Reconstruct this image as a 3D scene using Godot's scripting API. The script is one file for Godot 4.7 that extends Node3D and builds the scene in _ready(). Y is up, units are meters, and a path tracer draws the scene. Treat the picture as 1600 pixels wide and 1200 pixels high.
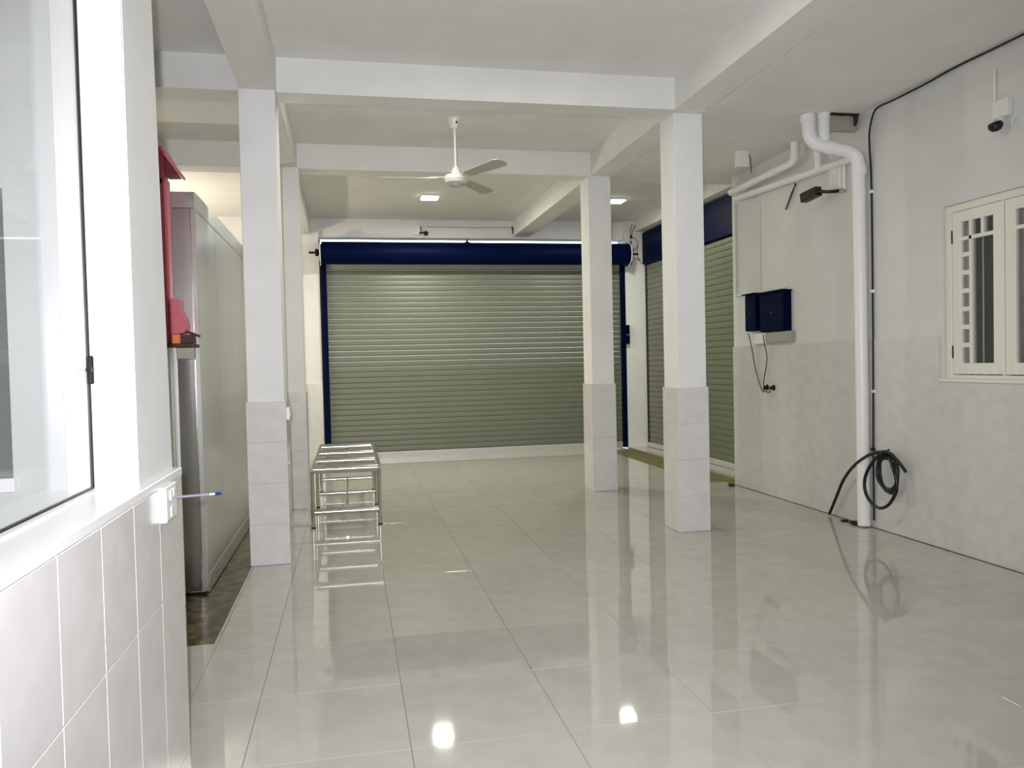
extends Node3D
# A shop hall: white columns, two roller shutters, polished floor tiles.
# Lengths in metres. P(x, y, d): d is the distance ahead of the camera (d = -z).

const CEIL := 3.59
const BEAM := 3.345
const WR := 4.12          # face of the right wall
const TILE := 0.5915

class MB:
	var v := PackedVector3Array()
	var n := PackedVector3Array()
	func tri(a: Vector3, b: Vector3, c: Vector3, na: Vector3, nb: Vector3, nc: Vector3) -> void:
		if (b - a).cross(c - a).dot(na + nb + nc) > 0.0:
			v.append_array([a, c, b]); n.append_array([na, nc, nb])
		else:
			v.append_array([a, b, c]); n.append_array([na, nb, nc])
	func quad(a: Vector3, b: Vector3, c: Vector3, d: Vector3, o: Vector3) -> void:
		var m := (c - a).cross(d - b).normalized()
		if m.dot(o) < 0.0: m = -m
		tri(a, b, c, m, m, m); tri(a, c, d, m, m, m)
	func box(lo: Vector3, hi: Vector3, bv := 0.0, xf := Transform3D()) -> MB:
		var c := (lo + hi) / 2.0
		var h := ((hi - lo) / 2.0).abs()
		bv = minf(bv, minf(h.x, minf(h.y, h.z)) * 0.9)
		for ax in 3:
			for s in [-1.0, 1.0]:
				var u := (ax + 1) % 3
				var w := (ax + 2) % 3
				var q: Array = []
				for k in [[-1, -1], [1, -1], [1, 1], [-1, 1]]:
					var p := Vector3()
					p[ax] = s * h[ax]; p[u] = k[0] * (h[u] - bv); p[w] = k[1] * (h[w] - bv)
					q.append(xf * (c + p))
				var o := Vector3(); o[ax] = s
				quad(q[0], q[1], q[2], q[3], xf.basis * o)
		if bv > 0.0:
			for ax in 3:
				var u := (ax + 1) % 3
				var w := (ax + 2) % 3
				for a in [-1.0, 1.0]:
					for b in [-1.0, 1.0]:
						var q: Array = []
						for t in [-1.0, 1.0]:
							var p := Vector3()
							p[ax] = t * (h[ax] - bv); p[u] = a * h[u]; p[w] = b * (h[w] - bv)
							var r := p
							r[u] = a * (h[u] - bv); r[w] = b * h[w]
							if t < 0: q = [xf * (c + p), xf * (c + r)]
							else: q.append_array([xf * (c + r), xf * (c + p)])
						var o := Vector3(); o[u] = a; o[w] = b
						quad(q[0], q[1], q[2], q[3], xf.basis * o)
			for a in [-1.0, 1.0]:
				for b in [-1.0, 1.0]:
					for d in [-1.0, 1.0]:
						var sg := Vector3(a, b, d)
						var i := h - Vector3(bv, bv, bv)
						var m := (xf.basis * sg).normalized()
						tri(xf * (c + sg * Vector3(h.x, i.y, i.z)), xf * (c + sg * Vector3(i.x, h.y, i.z)), xf * (c + sg * Vector3(i.x, i.y, h.z)), m, m, m)
		return self
	func tube(pts: Array, r: float, seg := 10, caps := true) -> MB:
		var rings: Array = []
		var nrm: Array = []
		var up := Vector3.UP
		var t0: Vector3 = (pts[1] - pts[0]).normalized()
		if absf(t0.dot(up)) > 0.9: up = Vector3.RIGHT
		var side := t0.cross(up).normalized()
		for i in pts.size():
			var t: Vector3
			if i == 0: t = t0
			elif i == pts.size() - 1: t = (pts[i] - pts[i - 1]).normalized()
			else: t = ((pts[i] - pts[i - 1]).normalized() + (pts[i + 1] - pts[i]).normalized()).normalized()
			side = (side - t * side.dot(t)).normalized()
			var b := t.cross(side)
			var ring: Array = []
			var nn: Array = []
			for k in seg:
				var a := TAU * k / seg
				var o := side * cos(a) + b * sin(a)
				ring.append(pts[i] + o * r); nn.append(o)
			rings.append(ring); nrm.append(nn)
		for i in pts.size() - 1:
			for k in seg:
				var l := (k + 1) % seg
				tri(rings[i][k], rings[i + 1][k], rings[i + 1][l], nrm[i][k], nrm[i + 1][k], nrm[i + 1][l])
				tri(rings[i][k], rings[i + 1][l], rings[i][l], nrm[i][k], nrm[i + 1][l], nrm[i][l])
		if caps:
			for e in [0, pts.size() - 1]:
				var m: Vector3 = -t0 if e == 0 else (pts[-1] - pts[-2]).normalized()
				for k in seg:
					tri(pts[e], rings[e][k], rings[e][(k + 1) % seg], m, m, m)
		return self
	func lathe(prof: Array, seg := 20, xf := Transform3D()) -> MB:   # prof: Vector2(radius, height), turned round local y
		for i in prof.size() - 1:
			var p: Vector2 = prof[i]
			var q: Vector2 = prof[i + 1]
			var d := q - p
			var m2 := Vector2(d.y, -d.x).normalized()
			for k in seg:
				var a := TAU * k / seg
				var b := TAU * (k + 1) / seg
				var ea := Vector3(cos(a), 0, sin(a))
				var eb := Vector3(cos(b), 0, sin(b))
				var na := xf.basis * (ea * m2.x + Vector3.UP * m2.y)
				var nb := xf.basis * (eb * m2.x + Vector3.UP * m2.y)
				var A := xf * (ea * p.x + Vector3.UP * p.y)
				var B := xf * (eb * p.x + Vector3.UP * p.y)
				var C := xf * (eb * q.x + Vector3.UP * q.y)
				var D := xf * (ea * q.x + Vector3.UP * q.y)
				if p.x > 1e-5: tri(A, B, C, na, nb, nb)
				if q.x > 1e-5: tri(A, C, D, na, nb, na)
		return self
	func prism(poly: PackedVector2Array, length: float, xf := Transform3D()) -> MB:   # polygon in local xy, drawn out along local z
		var idx := Geometry2D.triangulate_polygon(poly)
		for e in [0.0, length]:
			var m := xf.basis * Vector3(0, 0, -1 if e == 0.0 else 1)
			for i in range(0, idx.size(), 3):
				var t: Array = []
				for k in 3: t.append(xf * Vector3(poly[idx[i + k]].x, poly[idx[i + k]].y, e))
				tri(t[0], t[1], t[2], m, m, m)
		var s := -1.0 if Geometry2D.is_polygon_clockwise(poly) else 1.0
		for i in poly.size():
			var a := poly[i]
			var b := poly[(i + 1) % poly.size()]
			var d := b - a
			quad(xf * Vector3(a.x, a.y, 0), xf * Vector3(b.x, b.y, 0), xf * Vector3(b.x, b.y, length), xf * Vector3(a.x, a.y, length), xf.basis * Vector3(d.y * s, -d.x * s, 0))
		return self
	func mesh() -> ArrayMesh:
		var arr := []
		arr.resize(Mesh.ARRAY_MAX)
		arr[Mesh.ARRAY_VERTEX] = v
		arr[Mesh.ARRAY_NORMAL] = n
		var m := ArrayMesh.new()
		m.add_surface_from_arrays(Mesh.PRIMITIVE_TRIANGLES, arr)
		return m

var M := {}
var rng := RandomNumberGenerator.new()

func P(x: float, y: float, d: float) -> Vector3:
	return Vector3(x, y, -d)

func mb() -> MB:
	return MB.new()

func bx(lo: Vector3, hi: Vector3, bv := 0.0) -> MB:
	return MB.new().box(Vector3(minf(lo.x, hi.x), minf(lo.y, hi.y), minf(lo.z, hi.z)), Vector3(maxf(lo.x, hi.x), maxf(lo.y, hi.y), maxf(lo.z, hi.z)), bv)

func add_mesh(called: String, mesh: Mesh, m: Material, parent: Node3D, at := Vector3.ZERO) -> MeshInstance3D:
	var o := MeshInstance3D.new()
	o.name = called
	o.mesh = mesh
	o.material_override = m
	o.position = at
	o.cast_shadow = GeometryInstance3D.SHADOW_CASTING_SETTING_ON
	parent.add_child(o, true)
	return o

func part(called: String, b: MB, m: Material, parent: Node3D) -> MeshInstance3D:
	return add_mesh(called, b.mesh(), m, parent)

var taken := {}
func numbered(called: String) -> String:
	taken[called] = taken.get(called, -1) + 1
	return called if taken[called] == 0 else "%s_%03d" % [called, taken[called]]

func thing(called: String, label: String, category: String, at := Vector3.ZERO, group := "") -> Node3D:
	var o := Node3D.new()
	o.name = numbered(called)
	add_child(o)
	o.position = at
	o.set_meta("label", label)
	o.set_meta("category", category)
	if group: o.set_meta("group", group)
	return o

func struct(called: String, label := "", category := "") -> Node3D:
	var o := Node3D.new()
	o.name = numbered(called)
	add_child(o)
	o.set_meta("kind", "structure")
	if label: o.set_meta("label", label)
	if category: o.set_meta("category", category)
	return o

func noise_tex(seed_: int, freq: float, lo: Color, hi: Color, size := 512, oct := 4) -> NoiseTexture2D:
	var f := FastNoiseLite.new()
	f.seed = seed_; f.frequency = freq; f.fractal_octaves = oct
	f.noise_type = FastNoiseLite.TYPE_SIMPLEX_SMOOTH
	var g := Gradient.new()
	g.set_color(0, lo); g.set_color(1, hi)
	var t := NoiseTexture2D.new()
	t.width = size; t.height = size; t.seamless = true
	t.noise = f; t.color_ramp = g
	return t

func mat(c: Color, rough := 0.6, metal := 0.0, tex: Texture2D = null, scale := 0.4) -> StandardMaterial3D:
	var m := StandardMaterial3D.new()
	m.albedo_color = c
	m.roughness = rough
	m.metallic = metal
	if tex:
		m.albedo_texture = tex
		m.uv1_triplanar = true
		m.uv1_world_triplanar = true
		m.uv1_scale = Vector3.ONE * scale
	return m

func glass(c: Color, alpha: float) -> StandardMaterial3D:
	var m := StandardMaterial3D.new()
	m.albedo_color = Color(c.r, c.g, c.b, alpha)
	m.transparency = BaseMaterial3D.TRANSPARENCY_ALPHA
	m.roughness = 0.02
	return m

func glow(c: Color, e: float) -> StandardMaterial3D:
	var m := StandardMaterial3D.new()
	m.albedo_color = Color(0.9, 0.9, 0.9)
	m.emission_enabled = true
	m.emission = c
	m.emission_energy_multiplier = e
	return m

const LAMP_COLOR := Color(1.0, 1.0, 0.93)

func _ready() -> void:
	rng.seed = 7
	# ---- camera
	var cam := Camera3D.new()
	cam.name = "camera"
	add_child(cam)
	cam.fov = rad_to_deg(2.0 * atan(600.0 / 1241.6))
	cam.near = 0.05
	cam.far = 200.0
	var right := Vector3(0.97953013, -0.02290931, 0.19998972)
	var down := Vector3(-0.02794565, -0.99935852, 0.02239613)
	var ahead := Vector3(0.19934836, -0.02752652, -0.979542)
	cam.transform = Transform3D(Basis(right, -down, -ahead).orthonormalized(), Vector3(0, 1.4, 0))
	cam.current = true
	# ---- sky (seen only through the slit over the far shutter), exposure
	var env := Environment.new()
	var sky := Sky.new()
	var psm := ProceduralSkyMaterial.new()
	psm.sky_top_color = Color(0.62, 0.72, 0.85)
	psm.sky_horizon_color = Color(0.9, 0.92, 0.95)
	psm.ground_bottom_color = Color(0.35, 0.34, 0.32)
	psm.ground_horizon_color = Color(0.6, 0.6, 0.58)
	psm.sky_energy_multiplier = 2.0
	sky.sky_material = psm
	env.background_mode = Environment.BG_SKY
	env.sky = sky
	env.ambient_light_source = Environment.AMBIENT_SOURCE_SKY
	env.tonemap_mode = Environment.TONE_MAPPER_LINEAR
	env.tonemap_exposure = 1.42
	env.sdfgi_enabled = true
	env.ssao_enabled = true
	env.ssil_enabled = true
	var we := WorldEnvironment.new()
	we.name = "environment"
	we.environment = env
	add_child(we)
	# ---- the flash of the photographer's camera, just left of and above the lens
	var flash := SpotLight3D.new()
	flash.name = "camera_flash"
	flash.position = P(-0.05, 1.45, 0.03)
	flash.light_color = Color(0.97, 0.96, 1.0)
	flash.light_energy = 10.5
	flash.light_size = 0.02
	flash.basis = cam.basis
	flash.spot_angle = 52.0
	flash.spot_angle_attenuation = 0.85
	flash.spot_range = 30.0
	flash.spot_attenuation = 2.0
	flash.shadow_enabled = true
	add_child(flash)

	materials()
	shell()
	columns()
	near_wall()
	right_window()
	shutters()
	lamps()
	cold_room()
	pink_machine()
	bench()
	fan()
	right_wall_things()
	small_things()

func materials() -> void:
	var mott := noise_tex(3, 0.012, Color(0.965, 0.965, 0.96), Color(1, 1, 1))
	var vein := noise_tex(11, 0.02, Color(0.95, 0.95, 0.94), Color(1, 1, 1), 512, 5)
	M.paint = mat(Color(0.93, 0.93, 0.925), 0.7, 0.0, mott, 0.35)
	M.paint_grey = mat(Color(0.79, 0.80, 0.79), 0.7, 0.0, mott, 0.35)
	M.paint_old = mat(Color(0.85, 0.85, 0.835), 0.75, 0.0, mott, 0.35)
	M.tile_old = mat(Color(0.82, 0.815, 0.80), 0.2, 0.0, vein, 0.6)
	M.ceil = mat(Color(0.92, 0.92, 0.905), 0.75, 0.0, mott, 0.3)
	M.tile_wall = mat(Color(0.87, 0.865, 0.86), 0.16, 0.0, vein, 0.6)
	M.tile_floor = mat(Color(0.745, 0.742, 0.71), 0.035, 0.0, vein, 0.5)
	M.tile_floor_b = mat(Color(0.735, 0.732, 0.70), 0.04, 0.0, vein, 0.5)
	M.grout = mat(Color(0.5, 0.47, 0.4), 0.8)
	M.grout_white = mat(Color(0.97, 0.97, 0.96), 0.6)
	M.dark_gap = mat(Color(0.16, 0.13, 0.1), 0.8)
	M.screed = mat(Color(1, 1, 1), 0.22, 0.0, noise_tex(21, 0.02, Color(0.08, 0.06, 0.02), Color(0.50, 0.43, 0.25), 512, 5), 0.7)
	M.drain = mat(Color(1, 1, 1), 0.6, 0.0, noise_tex(22, 0.03, Color(0.36, 0.34, 0.18), Color(0.5, 0.46, 0.29), 256, 4), 0.8)
	M.slat = mat(Color(0.445, 0.46, 0.395), 0.42, 0.15)
	M.rail = mat(Color(0.78, 0.78, 0.77), 0.35, 0.3)
	M.blue = mat(Color(0.006, 0.045, 0.19), 0.35)
	M.blue_dark = mat(Color(0.01, 0.045, 0.17), 0.45)
	for k in ["blue", "blue_dark"]:
		M[k].metallic_specular = 0.15
		M[k].roughness = 0.5
	M.galv = mat(Color(0.62, 0.62, 0.6), 0.4, 0.7)
	M.iron = mat(Color(0.10, 0.09, 0.08), 0.6, 0.3)
	M.black = mat(Color(0.02, 0.02, 0.022), 0.4)
	M.rubber = mat(Color(0.03, 0.03, 0.03), 0.7)
	M.steel = mat(Color(0.80, 0.79, 0.77), 0.17, 1.0)
	M.steel_panel = mat(Color(0.78, 0.78, 0.76), 0.30, 1.0, noise_tex(31, 0.01, Color(0.9, 0.9, 0.9), Color(1, 1, 1), 256), 0.5)
	M.steel_bright = mat(Color(0.82, 0.82, 0.81), 0.12, 1.0)
	M.steel_dark = mat(Color(0.70, 0.69, 0.68), 0.2, 1.0)
	M.steel_side = mat(Color(0.86, 0.865, 0.84), 0.25, 0.85)
	M.pink = mat(Color(0.74, 0.34, 0.41), 0.4)
	M.maroon = mat(Color(0.36, 0.10, 0.12), 0.4)
	M.orange = mat(Color(0.85, 0.48, 0.24), 0.6)
	M.wood_dark = mat(Color(0.22, 0.10, 0.06), 0.6)
	M.cement = mat(Color(0.66, 0.65, 0.60), 0.85, 0.0, mott, 2.0)
	M.cement_dark = mat(Color(0.13, 0.09, 0.075), 0.95)
	M.pvc = mat(Color(0.93, 0.93, 0.92), 0.35)
	M.frame_white = mat(Color(0.94, 0.94, 0.94), 0.3)
	M.wood_cream = mat(Color(0.88, 0.88, 0.83), 0.45)
	M.pane = glass(Color(0.9, 0.97, 0.94), 0.08)
	M.pane.metallic_specular = 0.25
	M.pane_dark = glass(Color(0.35, 0.36, 0.36), 0.2)
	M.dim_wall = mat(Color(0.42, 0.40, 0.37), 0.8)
	M.hose = mat(Color(0.02, 0.035, 0.055), 0.35)
	M.wire = mat(Color(0.10, 0.05, 0.05), 0.6)
	M.fan = mat(Color(0.88, 0.88, 0.85), 0.35)
	M.fan_blade = mat(Color(0.72, 0.72, 0.66), 0.4)
	M.box_white = mat(Color(0.9, 0.9, 0.87), 0.4)
	M.box_grey = mat(Color(0.62, 0.62, 0.55), 0.5)
	M.pen_clear = mat(Color(0.55, 0.50, 0.56), 0.15)
	M.pen_white = mat(Color(0.92, 0.92, 0.95), 0.3)
	M.pen_blue = mat(Color(0.03, 0.12, 0.45), 0.3)
	M.red_dot = mat(Color(0.25, 0.03, 0.03), 0.5)
	M.lamp = glow(Color(1, 1, 0.98), 5.0)
	M.bulb = glow(Color(1.0, 0.9, 0.72), 6.0)

# ------------------------------------------------------------------ room shell
func shell() -> void:
	# floor: slab, polished tiles, bare screed strip, trench
	var fl := struct("floor")
	part("slab", bx(P(-4.3, -0.25, -3.4), P(5.0, -0.035, 12.5)), M.dark_gap, fl)
	part("bed", bx(P(-0.70, -0.035, -3.2), P(3.86, -0.003, 12.2)), M.grout, fl)
	part("bed", bx(P(3.86, -0.035, -3.2), P(4.093, -0.003, 8.0)), M.grout, fl)
	part("bed", bx(P(4.335, -0.035, 8.0), P(4.75, -0.003, 12.2)), M.grout, fl)
	part("bed", bx(P(-4.2, -0.035, -3.2), P(-0.70, -0.003, 4.24)), M.grout, fl)
	var cache := {}
	var xs: Array = [-0.70]
	var x := -0.41
	while x < 4.05:
		xs.append(x); x += TILE
	xs.append(4.093)
	var ds: Array = []
	var d := 4.10 - 12 * 0.61
	while d < 12.1:
		ds.append(d); d += 0.61 if d < 4.0 else 0.595
	ds.append(12.2)
	for i in xs.size() - 1:
		for j in ds.size() - 1:
			var x0: float = xs[i]
			var x1: float = xs[i + 1]
			var d0: float = ds[j]
			var d1: float = ds[j + 1]
			if d0 > 7.9 and x1 > 3.87: x1 = 3.86
			if x1 - x0 < 0.05: continue
			floor_tile(fl, cache, x0, x1, d0, d1)
	for j in 7:
		floor_tile(fl, cache, 4.335, 4.66, 8.05 + j * 0.595, 8.05 + (j + 1) * 0.595)
	for i in 6:
		for j in range(0, 13):
			if ds[j] < 4.2:
				floor_tile(fl, cache, -0.70 - (i + 1) * TILE, -0.70 - i * TILE, ds[j], minf(ds[j + 1], 4.24))
	part("screed", bx(P(-4.2, -0.035, 4.24), P(-0.72, -0.006, 12.2)), M.screed, fl)
	part("edging", bx(P(-0.718, -0.03, 4.24), P(-0.702, 0.001, 12.2), 0.003), M.tile_floor_b, fl)
	part("trench_bed", bx(P(3.862, -0.05, 7.95), P(4.333, -0.03, 12.1)), M.drain, fl)

	# ceiling: slabs between beams; the two nearer right bays hang lower
	var ce := struct("ceiling")
	part("slab", bx(P(-4.3, CEIL, -3.4), P(2.82, CEIL + 0.25, 12.5)), M.ceil, ce)
	part("slab", bx(P(2.82, CEIL, 8.2), P(5.0, CEIL + 0.25, 12.5)), M.ceil, ce)
	part("lower_slab", bx(P(2.811, BEAM, -3.4), P(4.4, CEIL + 0.25, 5.88)), M.ceil, ce)
	part("lower_slab", bx(P(2.811, BEAM, 6.126), P(4.4, CEIL + 0.25, 8.10)), M.ceil, ce)
	part("joint_cover", bx(P(2.80, BEAM + 0.06, -3.4), P(2.82, CEIL + 0.25, 8.2)), M.ceil, ce)
	part("joint_cover", bx(P(2.80, BEAM + 0.06, 6.0), P(4.4, CEIL + 0.25, 6.2)), M.ceil, ce)
	part("beam", bx(P(-0.70, BEAM + 0.002, -3.3), P(-0.452, CEIL + 0.02, 8.2)), M.ceil, ce)
	part("beam", bx(P(-0.74, BEAM + 0.003, 8.2), P(-0.515, CEIL + 0.02, 12.3)), M.ceil, ce)
	part("beam", bx(P(2.545, BEAM + 0.002, -3.3), P(2.805, CEIL + 0.02, 12.3)), M.ceil, ce)
	part("beam", bx(P(-4.2, BEAM, 5.88), P(4.3, CEIL + 0.02, 6.12)), M.ceil, ce)
	part("beam", bx(P(-4.2, BEAM, 8.10), P(4.8, CEIL + 0.02, 8.34)), M.ceil, ce)
	part("beam", bx(P(4.50, 3.43, 8.2), P(4.85, CEIL + 0.02, 12.3)), M.ceil, ce)

	# right wall with the window opening (d 3.1 .. 4.90, y 1.215 .. 2.42)
	var wr := struct("wall_right")
	part("wall", bx(P(WR, -0.1, -3.4), P(WR + 0.22, 3.7, 3.1)), M.paint_old, wr)
	part("wall", bx(P(WR, -0.1, 4.90), P(WR + 0.22, 3.7, 8.03)), M.paint_old, wr)
	part("wall", bx(P(WR, -0.1, 3.1), P(WR + 0.22, 1.215, 4.90)), M.paint_old, wr)
	part("wall", bx(P(WR, 2.42, 3.1), P(WR + 0.22, 3.7, 4.90)), M.paint_old, wr)
	part("wall", bx(P(WR + 0.1, -0.1, 7.85), P(5.0, 3.7, 8.028)), M.paint_old, wr)
	part("wainscot", bx(P(WR - 0.012, 0.003, -3.2), P(WR, 1.188, 8.034)), M.tile_old, wr)
	part("wainscot", bx(P(WR - 0.012, 1.188, 4.93), P(WR, 1.512, 8.034)), M.tile_old, wr)
	part("wainscot", bx(P(WR - 0.012, 1.188, -3.2), P(WR, 1.512, 3.05)), M.tile_old, wr)
	part("floor_joint", bx(P(4.094, -0.03, -3.2), P(WR, -0.004, 8.03)), M.dark_gap, wr)
	# side of the far right bay, beyond the side shutter
	part("wall_above_shutter", bx(P(4.70, 3.3, 8.0), P(4.95, 3.7, 12.4)), M.paint, wr)

	# far wall
	var wf := struct("wall_far")
	part("lintel", bx(P(-4.2, 3.318, 12.15), P(5.0, 3.7, 12.4)), M.paint, wf)
	part("pier", bx(P(4.325, -0.1, 12.05), P(5.0, 3.7, 12.4)), M.paint, wf)
	part("wall", bx(P(-4.2, -0.1, 12.10), P(-0.40, 3.6, 12.4)), M.paint, wf)
	part("wainscot", bx(P(-4.1, 0.0, 12.085), P(-0.398, 1.15, 12.10), 0.002), M.tile_wall, wf)

	# unseen enclosure: back wall and outer left wall
	var wb := struct("wall_back")
	part("wall", bx(P(-4.3, -0.1, -3.4), P(4.4, 3.7, -3.15)), M.paint, wb)
	var wl := struct("wall_left_outer")
	part("wall", bx(P(-4.4, -0.1, -3.4), P(-4.15, 3.7, 12.5)), M.paint, wl)
	# partition that closes the room behind the near window (opening x -1.9 .. -1.04, y 1.075 .. 1.975)
	var wp := struct("wall_partition")
	part("wall", bx(P(-1.04, -0.1, 2.74), P(-0.70, 3.6, 2.918)), M.paint_grey, wp)
	part("wall", bx(P(-4.2, -0.1, 2.74), P(-1.9, 3.6, 2.918)), M.paint_grey, wp)
	part("wall", bx(P(-1.9, -0.1, 2.74), P(-1.04, 1.075, 2.918)), M.paint_grey, wp)
	part("wall", bx(P(-1.9, 1.975, 2.74), P(-1.04, 3.6, 2.918)), M.paint_grey, wp)
	var w3 := struct("window_3")
	var fr := mb()
	fr.box(P(-1.9, 1.03, 2.765), P(-1.03, 1.075, 2.715), 0.004)
	part("sill", fr, M.frame_white, w3)
	part("pane", bx(P(-1.9, 1.075, 2.83), P(-1.04, 1.975, 2.836)), M.pane_dark, w3)

func floor_tile(fl: Node3D, cache: Dictionary, x0: float, x1: float, d0: float, d1: float) -> void:
	var w := x1 - x0 - 0.0025
	var l := d1 - d0 - 0.0025
	var key := "%.3f_%.3f" % [w, l]
	if not cache.has(key):
		cache[key] = bx(Vector3(-w / 2, -0.010, -l / 2), Vector3(w / 2, 0, l / 2), 0.0005).mesh()
	var o := add_mesh("tile", cache[key], M.tile_floor if rng.randf() < 0.6 else M.tile_floor_b, fl, P((x0 + x1) / 2, 0, (d0 + d1) / 2))
	o.rotation = Vector3(rng.randf_range(-1, 1) * 0.0016, 0, rng.randf_range(-1, 1) * 0.0016)

# ------------------------------------------------------------------ columns
func columns() -> void:
	column(-0.712, -0.462, 5.845, 0.26, 1.162, "white column nearest the steel cold box, with a light switch on its side")
	column(-0.690, -0.440, 8.06, 0.26, 1.152, "white column behind the low steel bench, partly hidden by a nearer column")
	column(2.568, 2.815, 5.965, 0.28, 1.164, "nearest white column on the right, in front of the side shutter")
	column(2.522, 2.768, 8.11, 0.30, 1.146, "white column standing in front of the right part of the wide far shutter")

func column(x0: float, x1: float, d0: float, depth: float, th: float, label: String) -> void:
	var c := struct("column", label, "column")
	var d1 := d0 + depth
	part("shaft", bx(P(x0, 0, d0), P(x1, BEAM + 0.03, d1), 0.004), M.paint, c)
	var t := 0.011
	var rows := 4
	var rh := th / rows
	var mf := bx(Vector3(-(x1 - x0) / 2 - t, 0.0005, -t / 2), Vector3((x1 - x0) / 2 + t, rh - 0.0005, t / 2), 0.001).mesh()
	var ms := bx(Vector3(-t / 2, 0.0005, -depth / 2), Vector3(t / 2, rh - 0.0005, depth / 2), 0.001).mesh()
	for r in rows:
		var y := 0.001 + r * rh
		add_mesh("tile", mf, M.tile_wall, c, P((x0 + x1) / 2, y, d0 - t / 2))
		add_mesh("tile", mf, M.tile_wall, c, P((x0 + x1) / 2, y, d1 + t / 2))
		add_mesh("tile", ms, M.tile_wall, c, P(x0 - t / 2, y, (d0 + d1) / 2))
		add_mesh("tile", ms, M.tile_wall, c, P(x1 + t / 2, y, (d0 + d1) / 2))

# ------------------------------------------------------------------ near left wall and its window
func near_wall() -> void:
	var xf := -0.585            # tiled face
	var xu := -0.610            # painted face above the sill
	var wl := struct("wall_left")
	part("wall", bx(P(-0.80, -0.1, -3.3), P(xf - 0.012, 1.035, 2.918)), M.grout_white, wl)
	part("wall", mb().prism(PackedVector2Array([Vector2(2.475, 1.035), Vector2(2.918, 1.035), Vector2(2.80, 3.62), Vector2(2.475, 3.62)]), 0.80 + xu, Transform3D(Basis(Vector3(0, 0, -1), Vector3(0, 1, 0), Vector3(1, 0, 0)), Vector3(-0.80, 0, 0))), M.paint, wl)
	part("wall", bx(P(-0.80, 2.72, 0.6), P(xu, 3.62, 2.475)), M.paint, wl)
	part("wall", bx(P(-0.80, 1.035, -3.3), P(xu, 3.62, 0.6)), M.paint, wl)
	var rows := [[0.0, 0.082], [0.082, 0.684], [0.684, 1.034]]
	var zs: Array = [2.93]
	var z := 2.596
	while z > -3.0:
		zs.append(z); z -= 0.2875
	var cache := {}
	for i in zs.size() - 1:
		for r in rows:
			var l: float = zs[i] - zs[i + 1] - 0.003
			var h: float = r[1] - r[0] - 0.003
			var key := "%.3f_%.3f" % [l, h]
			if not cache.has(key):
				cache[key] = bx(Vector3(-0.006, -h / 2, -l / 2), Vector3(0.006, h / 2, l / 2), 0.0012).mesh()
			add_mesh("tile", cache[key], M.tile_wall, wl, P(xf - 0.006, (r[0] + r[1]) / 2, (zs[i] + zs[i + 1]) / 2))
	part("sill", bx(P(-0.735, 1.034, 0.6), P(-0.583, 1.062, 2.935), 0.003), M.frame_white, wl)

	var w := struct("window_2")
	var fr := mb()      # jamb liner, facing the camera
	fr.box(P(-0.674, 1.062, 2.475), P(-0.612, 2.72, 2.463), 0.002)
	fr.box(P(-0.688, 1.062, 2.475), P(-0.674, 2.72, 2.470))
	fr.box(P(-0.724, 1.062, 2.475), P(-0.688, 2.72, 2.455), 0.002)
	part("jamb", fr, M.frame_white, w)
	part("gasket", bx(P(-0.733, 1.062, 2.475), P(-0.7245, 2.72, 2.452)), M.black, w)
	part("gasket", bx(P(-0.733, 1.062, 0.6), P(-0.7245, 1.072, 2.475)), M.black, w)
	part("bottom_rail", bx(P(-0.724, 1.062, 0.6), P(-0.70, 1.068, 2.463), 0.002), M.frame_white, w)
	part("pane", bx(P(-0.732, 1.07, 0.6), P(-0.727, 2.72, 2.47)), M.pane, w)
	var la := mb()
	la.box(P(-0.726, 1.365, 2.452), P(-0.712, 1.445, 2.440), 0.003)
	la.box(P(-0.722, 1.40, 2.442), P(-0.708, 1.412, 2.405), 0.003)
	part("latch", la, M.iron, w)
	# frame of the room side
	part("inner_frame", bx(P(-0.80, 1.05, 2.475), P(-0.735, 2.72, 2.466), 0.002), M.paint_old, w)

	# switch plate on the tiles, with a pen stuck behind it
	var s := thing("switch_box", "white switch box on the tiled wall under the window sill end", "switch", P(xf, 0.985, 2.66))
	part("plate", mb().box(Vector3(0.0, -0.055, -0.075), Vector3(0.024, 0.055, 0.075), 0.004), M.frame_white, s)
	part("rocker", mb().box(Vector3(0.024, 0.008, -0.03), Vector3(0.029, 0.042, -0.008), 0.002), M.box_white, s)
	part("rocker", mb().box(Vector3(0.024, 0.008, 0.008), Vector3(0.029, 0.042, 0.03), 0.002), M.box_white, s)
	part("socket", mb().box(Vector3(0.024, -0.045, -0.02), Vector3(0.027, -0.01, 0.02), 0.002), M.box_white, s)
	var pen := thing("pen", "slim pen with a blue tip sticking out of the white switch box", "pen", P(xf + 0.022, 0.998, 2.66))
	part("barrel", mb().tube([Vector3(0, 0, 0), Vector3(0.115, 0.004, 0)], 0.0042, 12), M.pen_clear, pen)
	part("collar", mb().tube([Vector3(0.115, 0.004, 0), Vector3(0.132, 0.0045, 0)], 0.0032, 12), M.pen_white, pen)
	part("cap", mb().lathe([Vector2(0.0, 0), Vector2(0.0045, 0.0005), Vector2(0.0048, 0.014), Vector2(0.001, 0.022), Vector2(0, 0.022)], 12, Transform3D(Basis(Vector3(0, 0, 1), Vector3(1, 0, 0), Vector3(0, 1, 0)), Vector3(0.131, 0.0045, 0))), M.pen_blue, pen)

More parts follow.
